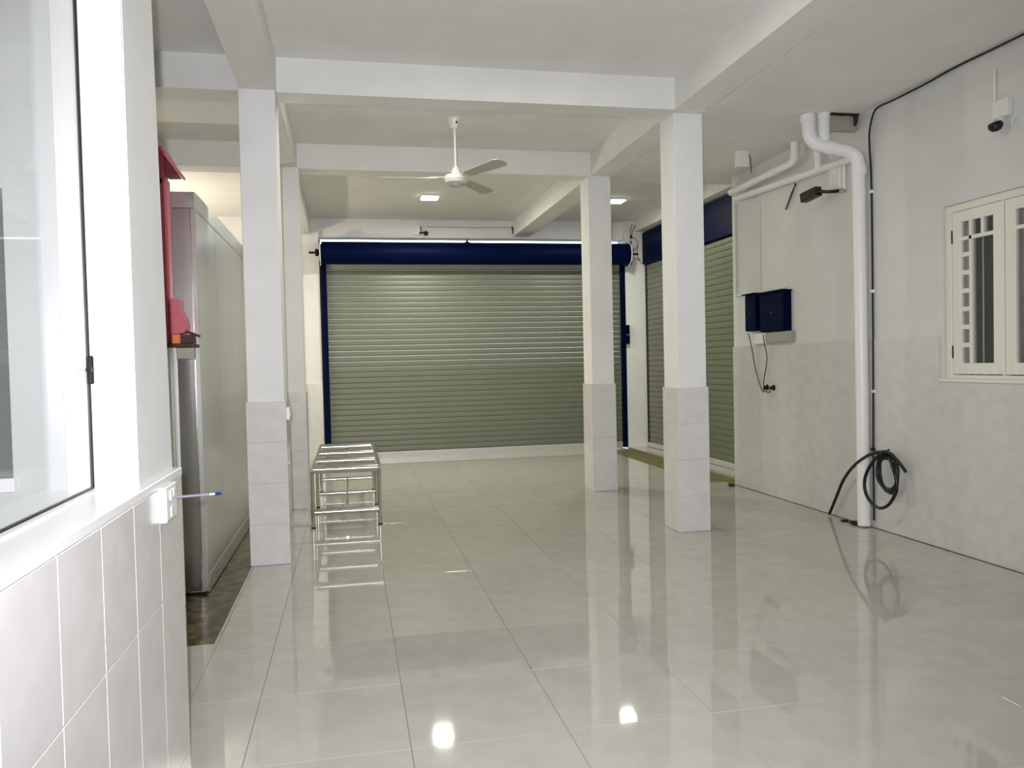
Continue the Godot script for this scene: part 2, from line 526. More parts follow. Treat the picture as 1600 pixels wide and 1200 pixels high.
# ------------------------------------------------------------------ window in the right wall
func right_window() -> void:
	var w := struct("window_1")
	var fr := mb()
	fr.box(P(WR + 0.02, 1.215, 4.90), P(WR + 0.10, 2.42, 4.845), 0.003)
	fr.box(P(WR + 0.02, 2.37, 3.1), P(WR + 0.10, 2.42, 4.845), 0.003)
	fr.box(P(WR + 0.02, 1.215, 3.1), P(WR + 0.10, 1.24, 4.845), 0.003)
	fr.box(P(WR + 0.02, 1.24, 4.405), P(WR + 0.07, 2.37, 4.390), 0.002)
	part("frame", fr, M.wood_cream, w)
	part("sill", bx(P(WR - 0.02, 1.19, 3.05), P(WR + 0.10, 1.215, 4.93), 0.004), M.wood_cream, w)
	casement(w, 4.842, 4.408, true)
	casement(w, 4.386, 3.95, false)
	casement(w, 3.94, 3.50, true)
	for b in [4.712, 4.638, 4.30, 4.20, 3.90]:
		part("security_bar", mb().tube([P(WR + 0.09, 1.22, b), P(WR + 0.09, 2.41, b)], 0.006, 8), M.box_white, w)
	# the dim room behind
	var r := struct("wall_side_room")
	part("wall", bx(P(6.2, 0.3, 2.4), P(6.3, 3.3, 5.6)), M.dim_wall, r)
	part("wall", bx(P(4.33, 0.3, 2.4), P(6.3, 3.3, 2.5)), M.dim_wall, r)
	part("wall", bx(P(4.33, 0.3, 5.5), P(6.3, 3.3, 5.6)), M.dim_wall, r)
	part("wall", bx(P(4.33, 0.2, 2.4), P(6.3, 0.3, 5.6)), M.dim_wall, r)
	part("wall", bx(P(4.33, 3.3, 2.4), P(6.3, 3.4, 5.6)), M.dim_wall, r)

func casement(w: Node3D, d1: float, d0: float, left_hung: bool) -> void:
	# d1 far edge (left in the picture), d0 near edge
	var fr := mb()
	var xa := WR + 0.025
	var xb := WR + 0.062
	var y0 := 1.246
	var y1 := 2.368
	var bar := func(ya: float, yb: float, da: float, db: float) -> void:
		fr.box(P(xa, ya, da), P(xb, yb, db), 0.002)
	var L := d1 - 0.083          # inside edge of the outer stile
	var R := d0 + 0.076
	bar.call(y0, y1, L, d1); bar.call(y0, y1, d0, R)
	bar.call(y0, 1.322, R, L); bar.call(2.292, y1, R, L)
	bar.call(2.164, 2.190, R, L)           # under the top row of small panes
	var pw := 0.066
	var gap := 0.034
	var col := L - pw                      # vertical muntin right of the small column
	if left_hung:
		bar.call(1.322, 2.292, col - gap * 0.75, col)
	else:
		col = R + pw
		bar.call(1.322, 2.292, col, col + gap * 0.75)
	var ya := 1.322
	var step := (2.19 - 1.322 + 0.0) / 7.0
	var cs := L if left_hung else col
	var cn := col if left_hung else R
	var panes: Array = []
	for k in 7:
		var y := ya + k * step
		if k > 0: bar.call(y - 0.016, y + 0.016, cn, cs)
		panes.append([y, y + step, cn, cs])
	# top row: three panes
	var mid0 := R if left_hung else col + gap * 0.75
	var mid1 := col - gap * 0.75 if left_hung else L
	var half := (mid0 + mid1) / 2.0
	bar.call(2.19, 2.292, half - 0.012, half + 0.012)
	panes.append([2.19, 2.292, cn, cs]); panes.append([2.19, 2.292, mid0, half]); panes.append([2.19, 2.292, half, mid1])
	panes.append([1.322, 2.164, mid0, mid1])
	var c := part("casement", fr, M.wood_cream, w)
	for p in panes:
		part("pane", bx(P(xa + 0.018, p[0], p[2]), P(xa + 0.022, p[1], p[3])), M.pane_dark, c)
	var he := d1 if left_hung else d0
	for y in [2.20, 1.40]:
		part("hinge", bx(P(xa - 0.006, y - 0.045, he - 0.004), P(xa + 0.01, y + 0.045, he + 0.006), 0.002), M.iron, c)

# ------------------------------------------------------------------ roller shutters
func slat_mesh(length: float, pitch: float) -> ArrayMesh:
	# cross-section: x = out of the curtain, y = up; hooked joint below and above a bowed face
	var k := pitch / 0.08
	var poly := PackedVector2Array([Vector2(-0.006, 0.0004), Vector2(-0.003, 0.0004), Vector2(-0.002, 0.009 * k), Vector2(0.0035, 0.0115 * k), Vector2(0.0055, 0.022 * k), Vector2(0.006, 0.042 * k), Vector2(0.0052, 0.062 * k), Vector2(0.003, 0.0765 * k), Vector2(-0.001, 0.0796 * k), Vector2(-0.006, 0.0796 * k)])
	return mb().prism(poly, length, Transform3D(Basis(Vector3(0, 0, 1), Vector3(0, 1, 0), Vector3(1, 0, 0)), Vector3(-length / 2, 0, 0))).mesh()

func shutters() -> void:
	# the wide far shutter
	var xl := -0.30
	var xr := 4.25
	var sh := thing("roller_shutter", "wide grey slatted roller shutter with a blue drum across the far wall", "shutter", P((xl + xr) / 2, 0, 12.12))
	var pitch := 0.0805
	var sm := slat_mesh(xr - xl + 0.06, pitch)
	for k in 36:
		add_mesh("slat", sm, M.slat, sh, Vector3(0, 0.085 + k * pitch, 0))
	var hw := (xr - xl) / 2
	part("bottom_rail", mb().box(Vector3(-hw, -0.004, -0.015), Vector3(hw, 0.085, 0.03), 0.004), M.rail, sh)
	part("edge_seal", mb().box(Vector3(-hw - 0.16, 0.0, -0.02), Vector3(-hw - 0.005, 3.21, 0.012)), M.iron, sh)
	part("head_slat", mb().box(Vector3(-hw, 2.84, 0.0), Vector3(hw, 2.93, 0.022), 0.003), M.box_grey, sh)
	for s in [-1.0, 1.0]:
		var a: float = s * hw - (0.075 if s < 0 else 0.0)
		var g := part("guide_rail", mb().box(Vector3(a, 0.0, 0.015), Vector3(a + 0.075, 2.92, 0.075), 0.003), M.blue_dark, sh)
		if s > 0:
			var lk := mb()
			lk.box(Vector3(a - 0.015, 1.80, 0.06), Vector3(a + 0.115, 1.945, 0.13), 0.004)
			lk.box(Vector3(a - 0.015, 1.645, 0.06), Vector3(a + 0.115, 1.785, 0.13), 0.004)
			part("lock_box", lk, M.blue_dark, g)
	# drum with its end plates, brackets and axle
	var turn := Transform3D(Basis(Vector3(0, 0, 1), Vector3(1, 0, 0), Vector3(0, 1, 0)), Vector3(-hw - 0.055, 3.045, 0.24))
	var L := 2 * hw + 0.13
	var dr := part("drum", mb().lathe([Vector2(0, 0), Vector2(0.165, 0), Vector2(0.165, L), Vector2(0, L)], 40, turn), M.blue, sh)
	part("top_strip", mb().box(Vector3(-hw - 0.05, 3.175, 0.06), Vector3(hw + 0.05, 3.212, 0.20), 0.003), M.galv, dr)
	for s in [-1.0, 1.0]:
		var a: float = s * (hw + 0.085)
		var ring: Array = []
		for k in 25:
			var t := -PI * 0.5 + PI * k / 24.0
			ring.append(Vector3(a - s * 0.012, 3.045 + 0.178 * sin(t), 0.24 + 0.178 * cos(t)))
		part("end_rim", mb().tube(ring, 0.009, 8), M.box_white, sh)
		part("end_bracket", mb().box(Vector3(a - 0.006, 2.87, 0.0), Vector3(a + 0.006, 3.24, 0.36), 0.002), M.iron, sh)
		part("axle", mb().tube([Vector3(a, 3.05, 0.24), Vector3(a + s * 0.15, 3.05, 0.24)], 0.016, 12), M.iron, sh)
		part("bearing", mb().lathe([Vector2(0, -0.03), Vector2(0.05, -0.03), Vector2(0.055, 0.0), Vector2(0.03, 0.03), Vector2(0, 0.03)], 14, Transform3D(Basis(Vector3(0, 0, 1), Vector3(1, 0, 0), Vector3(0, 1, 0)), Vector3(a + s * 0.03, 3.05, 0.24))), M.iron, sh)
	part("latch_plate", mb().prism(PackedVector2Array([Vector2(-0.07, 0), Vector2(0.07, 0), Vector2(0.015, 0.03), Vector2(0.01, 0.06), Vector2(-0.01, 0.06), Vector2(-0.015, 0.03)]), 0.02, Transform3D(Basis(), Vector3(1.78 - (xl + xr) / 2, 3.20, 0.22))), M.iron, sh)

	# the shutter in the right side
	var X := 4.64
	var d0 := 8.20
	var d1 := 12.0
	var s2 := thing("roller_shutter", "grey slatted roller shutter with flat blue fascia in the right side wall", "shutter", P(X + 0.02, 0, (d0 + d1) / 2))
	s2.rotation.y = -PI / 2
	var h2 := (d1 - d0) / 2
	var sm2 := slat_mesh(2 * h2, pitch)
	for k in 35:
		add_mesh("slat", sm2, M.slat, s2, Vector3(0, 0.075 + k * pitch, 0))
	part("bottom_rail", mb().box(Vector3(-h2, 0.004, -0.012), Vector3(h2, 0.075, 0.024), 0.004), M.rail, s2)
	part("fascia", mb().box(Vector3(-h2 - 0.02, 2.905, 0.0), Vector3(h2, 3.40, 0.05), 0.006), M.blue, s2)
	part("backing", mb().box(Vector3(-h2 - 0.1, 0.0, -0.10), Vector3(h2 + 0.1, 3.45, -0.03)), M.iron, s2)
	part("guide_rail", mb().box(Vector3(-h2 - 0.02, 0.0, -0.01), Vector3(-h2 + 0.05, 2.905, 0.012), 0.002), M.iron, s2)
	part("guide_rail", mb().box(Vector3(h2 - 0.05, 0.0, -0.01), Vector3(h2, 2.905, 0.012), 0.002), M.iron, s2)

# ------------------------------------------------------------------ lamps
func panel_lamp(label: String, x: float, d: float, energy: float) -> void:
	var l := thing("ceiling_light", label, "light", P(x, CEIL, d), "square ceiling panel lights")
	part("housing", mb().box(Vector3(-0.115, -0.028, -0.115), Vector3(0.115, 0.0, 0.115), 0.004), M.frame_white, l)
	part("diffuser", mb().box(Vector3(-0.108, -0.042, -0.108), Vector3(0.108, -0.028, 0.108), 0.004), M.lamp, l)
	var a := AreaLight3D.new()
	a.name = "panel_light"
	a.area_size = Vector2(0.21, 0.21)
	a.light_energy = energy
	a.light_color = LAMP_COLOR
	a.area_range = 30.0
	a.area_attenuation = 2.0
	a.shadow_enabled = true
	a.position = Vector3(0, -0.048, 0)
	a.rotation.x = -PI / 2
	l.add_child(a)

func lamps() -> void:
	panel_lamp("glowing square panel light on the far ceiling just left below the fan", 1.08, 10.40, 4.7)
	panel_lamp("glowing square panel light between the two right columns at the far end", 3.62, 10.40, 2.4)
	panel_lamp("panel light on the near ceiling at the top edge of the picture", 1.10, 4.40, 1.4)
	panel_lamp("panel light on the ceiling close behind the nearest cross beam", 0.5, 6.37, 1.0)
	panel_lamp("panel light on the ceiling behind the photographer", 1.10, -0.9, 1.0)
	panel_lamp("panel light in the room behind the near window", -2.3, 0.9, 0.7)
	# warm bulb in the far left bay, behind the cold box
	var b := thing("pendant_bulb", "warm bulb hanging in the far left bay behind the steel cold box", "lamp", P(-2.7, CEIL, 10.3))
	part("rose", mb().lathe([Vector2(0, -0.03), Vector2(0.04, -0.03), Vector2(0.045, 0), Vector2(0, 0)], 16), M.frame_white, b)
	part("cord", mb().tube([Vector3(0, -0.02, 0), Vector3(0, -1.05, 0)], 0.003, 8), M.frame_white, b)
	part("holder", mb().lathe([Vector2(0, -1.12), Vector2(0.022, -1.12), Vector2(0.022, -1.05), Vector2(0.008, -1.03), Vector2(0, -1.03)], 16), M.frame_white, b)
	part("bulb", mb().lathe([Vector2(0, -1.26), Vector2(0.03, -1.248), Vector2(0.046, -1.21), Vector2(0.04, -1.165), Vector2(0.02, -1.12), Vector2(0, -1.12)], 20), M.bulb, b)
	var o := OmniLight3D.new()
	o.name = "bulb_light"
	o.position = Vector3(0, -1.2, 0)
	o.light_color = Color(1.0, 0.95, 0.87)
	o.light_energy = 2.0
	o.light_size = 0.04
	o.omni_range = 30.0
	o.omni_attenuation = 2.0
	o.shadow_enabled = true
	b.add_child(o)

# ------------------------------------------------------------------ left bay
func cold_room() -> void:
	var x1 := -0.905
	var x0 := -3.0
	var d0 := 5.20
	var d1 := 7.95
	var H := 2.49
	var o := thing("cold_box", "large stainless steel walk-in cold box on the bare floor at left", "cold room", P(x1, 0, d0))
	var W := x0 - x1
	var D := d1 - d0
	part("body", mb().box(P(W, 0.012, D), P(-0.012, H - 0.01, 0.012)), M.steel_side, o)
	part("front_panel", mb().box(P(W, 1.55, 0.012), P(-0.03, H - 0.10, 0.0), 0.003), M.steel_panel, o)
	part("front_panel", mb().box(P(W, 0.02, 0.012), P(-0.03, 1.465, 0.0), 0.003), M.steel_dark, o)
	part("front_band", mb().box(P(W, 1.467, 0.012), P(-0.03, 1.547, -0.012), 0.003), M.box_grey, o)
	part("front_head", mb().box(P(W, H - 0.10, 0.012), P(0.0, H, -0.004), 0.003), M.steel_side, o)
	part("corner_post", mb().box(P(-0.0285, 0.02, -0.002), P(0.002, H - 0.10, 0.049), 0.003), M.steel_side, o)
	part("side_rail", mb().box(P(-0.012, H - 0.11, 0.05), P(0.004, H, D), 0.003), M.steel_side, o)
	part("skirting", mb().box(P(-0.012, 0.0, 0.05), P(0.004, 0.11, D), 0.003), M.steel_side, o)
	for k in 4:
		part("side_panel", mb().box(P(-0.012, 0.112, 0.054 + k * 0.672), P(0.0, H - 0.112, 0.052 + (k + 1) * 0.672), 0.003), M.steel_side, o)
	part("top", mb().box(P(W, H - 0.01, D), P(0.0, H, 0.0), 0.002), M.steel_side, o)

func pink_machine() -> void:
	var d := 4.90
	var o := thing("bench_machine", "pink painted machine column with a sloping hood, standing before the cold box", "machine", P(-1.1, 0, d))
	var X := 1.1
	var post := mb()
	post.box(Vector3(X - 1.12, 1.545, -0.06), Vector3(X - 0.995, 2.50, 0.06), 0.012)
	post.box(Vector3(X - 1.12, 2.45, -0.06), Vector3(X - 1.003, 2.672, 0.06), 0.012)
	part("post", post, M.pink, o)
	part("hood", mb().prism(PackedVector2Array([Vector2(X - 1.003, 2.650), Vector2(X - 0.913, 2.520), Vector2(X - 0.920, 2.508), Vector2(X - 1.003, 2.625)]), 0.16, Transform3D(Basis(), Vector3(0, 0, -0.08))), M.pink, o)
	part("gusset", mb().prism(PackedVector2Array([Vector2(X - 0.996, 2.610), Vector2(X - 0.926, 2.510), Vector2(X - 0.996, 2.507)]), 0.10, Transform3D(Basis(), Vector3(0, 0, -0.05))), M.maroon, o)
	# rounded chute above the work table
	var ch: Array = []
	for q in [[0.99, 1.805], [0.942, 1.802], [0.943, 1.77], [0.938, 1.745], [0.925, 1.72], [0.913, 1.69], [0.908, 1.66], [0.910, 1.63], [0.922, 1.61], [0.99, 1.602]]:
		ch.append(Vector2(X - q[0], q[1]))
	part("chute", mb().prism(PackedVector2Array(ch), 0.10, Transform3D(Basis(), Vector3(0, 0, -0.02))), M.pink, o)
	part("block", mb().box(Vector3(X - 0.985, 1.548, 0.03), Vector3(X - 0.942, 1.602, 0.09), 0.003), M.orange, o)
	part("block", mb().box(Vector3(X - 0.942, 1.548, -0.02), Vector3(X - 0.876, 1.600, 0.06), 0.003), M.wood_dark, o)
	part("lever", mb().tube([Vector3(X - 0.93, 1.625, 0.05), Vector3(X - 0.838, 1.59, 0.05)], 0.007, 10), M.maroon, o)
	part("table", mb().box(Vector3(X - 1.45, 1.530, -0.12), Vector3(X - 0.876, 1.548, 0.10), 0.003), M.wood_dark, o)
	for lx in [1.012, 1.40]:
		part("leg", mb().box(Vector3(X - lx - 0.016, 0.0, -0.10), Vector3(X - lx + 0.016, 1.53, -0.068), 0.003), M.box_white, o)
		part("leg", mb().box(Vector3(X - lx - 0.016, 0.0, 0.05), Vector3(X - lx + 0.016, 1.53, 0.082), 0.003), M.box_white, o)

# ------------------------------------------------------------------ steel bench
func bench() -> void:
	var d0 := 7.05
	var o := thing("steel_bench", "low stainless steel slatted bench frame between the left columns", "bench", P(-0.06, 0, d0))
	var hw := 0.285
	var D := 2.02
	for k in 3:
		var dz := -[0.0, 1.02, D][k] as float
		for s in [-1.0, 1.0]:
			var l := part("leg", mb().tube([Vector3(s * hw, 0.014, dz), Vector3(s * hw, 0.51, dz)], 0.017, 14), M.steel, o)
			part("foot", mb().lathe([Vector2(0, 0), Vector2(0.019, 0), Vector2(0.019, 0.010), Vector2(0.015, 0.016), Vector2(0, 0.016)], 12, Transform3D(Basis(), Vector3(s * hw, 0, dz))), M.rubber, l)
		part("lower_rail", mb().tube([Vector3(-hw + 0.01, 0.137, dz), Vector3(hw - 0.01, 0.137, dz)], 0.028 if k == 0 else 0.02, 18), M.steel, o)
	for s in [-1.0, 1.0]:
		part("top_rail", mb().tube([Vector3(s * hw, 0.512, -D - 0.018), Vector3(s * hw, 0.512, 0.018)], 0.021, 18), M.steel, o)
	part("centre_rail", mb().tube([Vector3(0, 0.137, -D), Vector3(0, 0.137, -0.2)], 0.013, 14), M.steel, o)
	for dz in [0.0, 0.61, 1.28, 1.94]:
		var sl := mb().tube([Vector3(-hw + 0.012, 0.508, -dz), Vector3(hw - 0.012, 0.506, -dz)], 0.036, 24)
		part("slat", sl, M.steel, o)

# ------------------------------------------------------------------ ceiling fan
func fan() -> void:
	var o := thing("ceiling_fan", "white three-bladed ceiling fan hanging before the far beam", "fan", P(0.98, CEIL, 7.12))
	part("canopy", mb().lathe([Vector2(0, -0.10), Vector2(0.018, -0.10), Vector2(0.034, -0.085), Vector2(0.05, -0.04), Vector2(0.058, -0.008), Vector2(0.068, 0.0), Vector2(0, 0)], 24), M.fan, o)
	part("red_cap", mb().lathe([Vector2(0, 0.006), Vector2(0.011, 0.006), Vector2(0.011, 0.0), Vector2(0, 0.0)], 12, Transform3D(Basis(Vector3(1, 0, 0), Vector3(0, -0.3, 1).normalized(), Vector3(0, 1, 0.3).normalized()), Vector3(0.012, -0.045, 0.044))), M.red_dot, o)
	part("rod", mb().tube([Vector3(0, -0.09, 0), Vector3(0, -0.44, 0)], 0.012, 12), M.fan, o)
	part("bell", mb().lathe([Vector2(0.048, -0.505), Vector2(0.042, -0.47), Vector2(0.026, -0.44), Vector2(0.013, -0.42), Vector2(0, -0.42)], 20), M.fan, o)
	part("motor", mb().lathe([Vector2(0, -0.595), Vector2(0.058, -0.595), Vector2(0.062, -0.585), Vector2(0.094, -0.572), Vector2(0.108, -0.545), Vector2(0.108, -0.522), Vector2(0.095, -0.507), Vector2(0.05, -0.503), Vector2(0, -0.503)], 32), M.fan, o)
	part("trim_ring", mb().lathe([Vector2(0.055, -0.598), Vector2(0.064, -0.598), Vector2(0.067, -0.588), Vector2(0.058, -0.588)], 32), M.box_grey, o)
	var a0 := atan2(0.905, 0.425)
	for k in 3:
		var a := a0 - TAU * k / 3.0
		var rad := Vector3(cos(a), 0, sin(a))
		var side := Vector3(-sin(a), 0, cos(a))
		var tilt := Basis(rad, deg_to_rad(-11.0))
		var bt := Basis(rad, tilt * side, (tilt * Vector3.UP)) # x along the blade, y across, z thickness
		var poly := PackedVector2Array([Vector2(0.17, -0.05), Vector2(0.66, -0.068), Vector2(0.70, -0.05), Vector2(0.71, 0.0), Vector2(0.70, 0.045), Vector2(0.66, 0.062), Vector2(0.17, 0.05)])
		var bl := part("blade", mb().prism(poly, 0.004, Transform3D(bt, Vector3(0, -0.53, 0))), M.fan_blade, o)
		part("blade_iron", mb().prism(PackedVector2Array([Vector2(0.08, -0.02), Vector2(0.24, -0.035), Vector2(0.24, 0.035), Vector2(0.08, 0.02)]), 0.006, Transform3D(bt, Vector3(0, -0.525, 0))), M.fan, bl)

# ------------------------------------------------------------------ things on the right wall
func bend(pts: Array, r: float, n := 6) -> Array:
	# rounds the corners of a path
	var out: Array = [pts[0]]
	for i in range(1, pts.size() - 1):
		var a: Vector3 = pts[i] + (pts[i - 1] - pts[i]).normalized() * r
		var b: Vector3 = pts[i] + (pts[i + 1] - pts[i]).normalized() * r
		for k in n + 1:
			var t := float(k) / n
			out.append(a.lerp(pts[i], t).lerp((pts[i] as Vector3).lerp(b, t), t))
	out.append(pts[-1])
	return out

func smooth(pts: Array, n := 6) -> Array:
	var c := Curve3D.new()
	for i in pts.size():
		var t := Vector3.ZERO
		if i > 0 and i < pts.size() - 1: t = (pts[i + 1] - pts[i - 1]) / 6.0
		c.add_point(pts[i], -t, t)
	var out: Array = []
	for i in pts.size() - 1:
		for k in n: out.append(c.sample(i, float(k) / n))
	out.append(pts[-1])
	return out

func pipe(o: Node3D, called: String, pts: Array, r: float, collars: Array) -> void:
	var loc: Array = []
	for p in pts: loc.append(p - o.position)
	var run := part(called, mb().tube(bend(loc, r * 1.9), r, 18), M.pvc, o)
	for c in collars:
		part("coupling", mb().tube([c[0] - o.position, c[1] - o.position], r * 1.12, 18), M.pvc, run)

func right_wall_things() -> void:
	var w := WR - 0.012
	var dp := thing("drain_pipe", "white drain pipes elbowing from the ceiling and running down the right wall", "pipe", P(4.055, 0.0, 5.72))
	pipe(dp, "main_pipe", [P(3.68, 3.343, 5.86), P(3.69, 3.11, 5.85), P(4.045, 3.01, 5.73), P(4.055, 0.012, 5.72)], 0.052,
		[[P(3.68, 3.34, 5.86), P(3.682, 3.28, 5.859)], [P(3.80, 3.08, 5.813), P(3.86, 3.063, 5.793)], [P(4.05, 2.90, 5.727), P(4.05, 2.83, 5.727)]])
	pipe(dp, "stub_pipe", [P(3.80, 3.343, 5.83), P(3.80, 3.10, 5.82)], 0.047, [[P(3.80, 3.343, 5.83), P(3.80, 3.30, 5.828)]])
	pipe(dp, "branch_pipe", [P(4.02, 3.343, 6.62), P(4.02, 3.165, 6.62), P(4.02, 3.15, 7.86)], 0.036, [[P(4.02, 3.162, 6.9), P(4.02, 3.160, 6.98)], [P(4.02, 3.153, 7.55), P(4.02, 3.152, 7.62)]])
	pipe(dp, "branch_pipe", [P(4.075, 3.085, 7.86), P(4.075, 3.00, 5.80)], 0.033, [[P(4.075, 3.04, 6.75), P(4.075, 3.038, 6.68)]])
	pipe(dp, "riser_pipe", [P(4.06, 3.343, 6.32), P(4.06, 3.02, 6.31)], 0.03, [[P(4.06, 3.20, 6.32), P(4.06, 3.14, 6.32)]])
	# rough broken cement round the pipe holes
	var ro := thing("cement_patch", "dark rough broken cement edge round the pipe hole at the ceiling", "cement", P(3.98, 3.345, 5.80))
	part("slot", mb().prism(PackedVector2Array([Vector2(-0.13, -0.012), Vector2(-0.02, -0.016), Vector2(0.05, -0.010), Vector2(0.11, -0.018), Vector2(0.12, 0.006), Vector2(-0.13, 0.006)]), 0.03, Transform3D(Basis(), Vector3(0, 0, -0.015))), M.cement_dark, ro)
	part("drip", mb().prism(PackedVector2Array([Vector2(0.075, -0.01), Vector2(0.115, -0.01), Vector2(0.112, -0.06), Vector2(0.095, -0.095), Vector2(0.082, -0.09)]), 0.012, Transform3D(Basis(), Vector3(0, 0, -0.01))), M.wood_dark, ro)
	part("backfill", mb().box(Vector3(-0.14, -0.13, -0.08), Vector3(0.13, 0.0, -0.03), 0.01), M.cement, ro)

	# cable: along the ceiling corner, then down beside the drain pipe
	var cb := thing("wall_cable", "thin dark cable along the ceiling corner and down beside the drain pipe", "cable", P(4.09, 0.06, 5.655))
	var cp: Array = [P(w - 0.02, 3.335, 2.5), P(w - 0.02, 3.33, 4.2), P(w - 0.01, 3.338, 4.73), P(w - 0.01, 3.325, 5.04), P(w - 0.01, 3.322, 5.38), P(w - 0.01, 3.325, 5.54), P(w - 0.01, 3.295, 5.61), P(w - 0.01, 3.18, 5.66), P(w - 0.01, 3.05, 5.665), P(w, 2.7, 5.660), P(w - 0.004, 1.5, 5.655), P(w - 0.012, 0.62, 5.655), P(w - 0.012, 0.06, 5.655)]
	var cl: Array = []
	for p in smooth(cp): cl.append(p - cb.position)
	part("cable", mb().tube(cl, 0.0075, 8), M.wire, cb)
	for y in [2.69, 1.9, 1.1]:
		part("clip", mb().box(P(w - 0.014, y - 0.012, 5.675) - cb.position, P(w + 0.01, y + 0.012, 5.640) - cb.position, 0.003), M.frame_white, cb)

	# security camera on its white box
	var c := thing("security_camera", "black bullet security camera on a white bracket beside the pipes", "camera", P(WR, 2.90, 6.1))
	part("junction_box", mb().box(P(-0.045, -0.10, 0.09), P(0.0, 0.11, -0.07), 0.006), M.box_white, c)
	part("conduit", mb().tube([P(-0.02, 0.10, -0.10), P(-0.02, -0.12, -0.10)], 0.011, 10), M.pvc, c)
	part("conduit_end", mb().lathe([Vector2(0, -0.02), Vector2(0.016, -0.014), Vector2(0.02, 0), Vector2(0.016, 0.014), Vector2(0, 0.02)], 12, Transform3D(Basis(), P(-0.025, -0.125, -0.09))), M.box_grey, c)
	part("arm", mb().tube([P(-0.02, -0.115, -0.02), P(-0.10, -0.118, 0.0), P(-0.17, -0.105, 0.06)], 0.014, 10), M.black, c)
	var ax := (P(-0.20, -0.135, 0.30) - P(-0.16, -0.10, 0.04)).normalized()
	var up := Vector3.UP - ax * ax.dot(Vector3.UP)
	up = up.normalized()
	var bas := Basis(ax, up, ax.cross(up))
	var bd := part("body", mb().box(Vector3(0.0, -0.040, -0.036), Vector3(0.20, 0.040, 0.036), 0.006, Transform3D(bas, P(-0.16, -0.10, 0.05))), M.black, c)
	part("lens", mb().lathe([Vector2(0, 0.004), Vector2(0.022, 0.004), Vector2(0.024, 0), Vector2(0, 0)], 16, Transform3D(Basis(ax.cross(up), ax, up), P(-0.16, -0.10, 0.05) + ax * 0.199)), M.pane_dark, bd)
	part("label_strip", mb().box(Vector3(0.07, -0.006, 0.036), Vector3(0.14, 0.006, 0.0375), 0.0, Transform3D(bas, P(-0.16, -0.10, 0.05))), M.iron, bd)

	var dc := thing("dome_camera", "black dome camera under a small white box on the right wall above the window", "camera", P(WR, 2.93, 4.35))
	part("junction_box", mb().box(P(-0.05, -0.055, 0.055), P(0.0, 0.06, -0.06), 0.006), M.box_white, dc)
	part("bracket", mb().tube([P(-0.025, -0.05, 0.0), P(-0.055, -0.09, 0.0)], 0.016, 10), M.box_white, dc)
	part("dome", mb().lathe([Vector2(0, -0.036), Vector2(0.026, -0.03), Vector2(0.042, -0.012), Vector2(0.044, 0.006), Vector2(0.036, 0.024), Vector2(0, 0.03)], 20, Transform3D(Basis(Vector3(0, 0, 1), 0.35), P(-0.07, -0.105, 0.005))), M.black, dc)
	part("conduit", mb().tube([P(-0.012, 0.05, 0.07), P(-0.012, 0.28, 0.075)], 0.008, 10), M.box_white, dc)
	var lp: Array = []
	for k in 15:
		var t := -2.0 + 4.6 * k / 14.0
		lp.append(P(-0.02, -0.10 + 0.04 * sin(t), -0.105 + 0.035 * cos(t)))
	part("spare_cable", mb().tube(lp, 0.004, 8), M.box_white, dc)

	# hanging tool with two prongs
	var tl := thing("wire_hook", "thin black two-pronged wire hanging on the wall left of the bullet camera", "wire", P(w - 0.01, 2.985, 6.74))
	part("knot", mb().lathe([Vector2(0, -0.02), Vector2(0.008, -0.012), Vector2(0.008, 0.012), Vector2(0, 0.02)], 10), M.wire, tl)
	part("prong", mb().tube([Vector3(0, 0, 0), P(0, -0.06, 0.045), P(0, -0.20, 0.155)], 0.0045, 8), M.wire, tl)
	part("prong", mb().tube([Vector3(0, 0, 0), P(0, -0.06, 0.065), P(0, -0.195, 0.178)], 0.0045, 8), M.wire, tl)

	# two blue boxes, with a ledge of trunking under them
	blue_box("dark blue metal meter box, the narrower one nearer the side shutter", 7.62, 7.40, 2.045, 1.66)
	blue_box("dark blue metal meter box, the wider one nearer the drain pipe", 7.315, 6.868, 2.03, 1.64)
	var tr := thing("trunking", "grey trunking box on the wall below the blue boxes", "trunking", P(WR, 1.585, 7.19))
	part("cover", mb().box(P(-0.05, -0.058, 0.375), P(0, 0.05, 0.07), 0.004), M.box_white, tr)
	part("cover", mb().box(P(-0.06, -0.052, 0.068), P(0, 0.05, -0.38), 0.004), M.box_grey, tr)
	# cords and plugs
	cord("thin brown cord hanging from the narrow blue box to the left socket", [[1.64, 7.565], [1.51, 7.52], [1.28, 7.496], [1.12, 7.41], [1.05, 7.362], [1.045, 7.33], [1.078, 7.312]])
	cord("thin brown cord hanging from the wide blue box and looping to the right socket", [[1.62, 7.262], [1.54, 7.262], [1.38, 7.26], [1.185, 7.318], [1.10, 7.332], [1.055, 7.30], [1.04, 7.25], [1.05, 7.205], [1.084, 7.19]])
	for q in [[7.312, "black round wall plug on the left of the pair below the blue boxes"], [7.188, "black round wall plug on the right of the pair below the blue boxes"]]:
		var pl := thing("plug", q[1], "plug", P(w, 1.088, q[0]), "black plugs below the blue boxes")
		part("plate", mb().lathe([Vector2(0, 0.012), Vector2(0.026, 0.012), Vector2(0.03, 0), Vector2(0, 0)], 18, Transform3D(Basis(Vector3(0, 1, 0), Vector3(-1, 0, 0), Vector3(0, 0, 1)), Vector3.ZERO)), M.black, pl)
		part("body", mb().lathe([Vector2(0, 0.045), Vector2(0.014, 0.042), Vector2(0.02, 0.012), Vector2(0, 0.012)], 16, Transform3D(Basis(Vector3(0, 1, 0), Vector3(-1, 0, 0), Vector3(0, 0, 1)), Vector3.ZERO)), M.black, pl)
	# conduit round the corner of the wall end
	var cd := thing("wall_conduit", "slim cream conduit at the wall end, turning to the blue boxes", "conduit", P(WR, 2.05, 7.40))
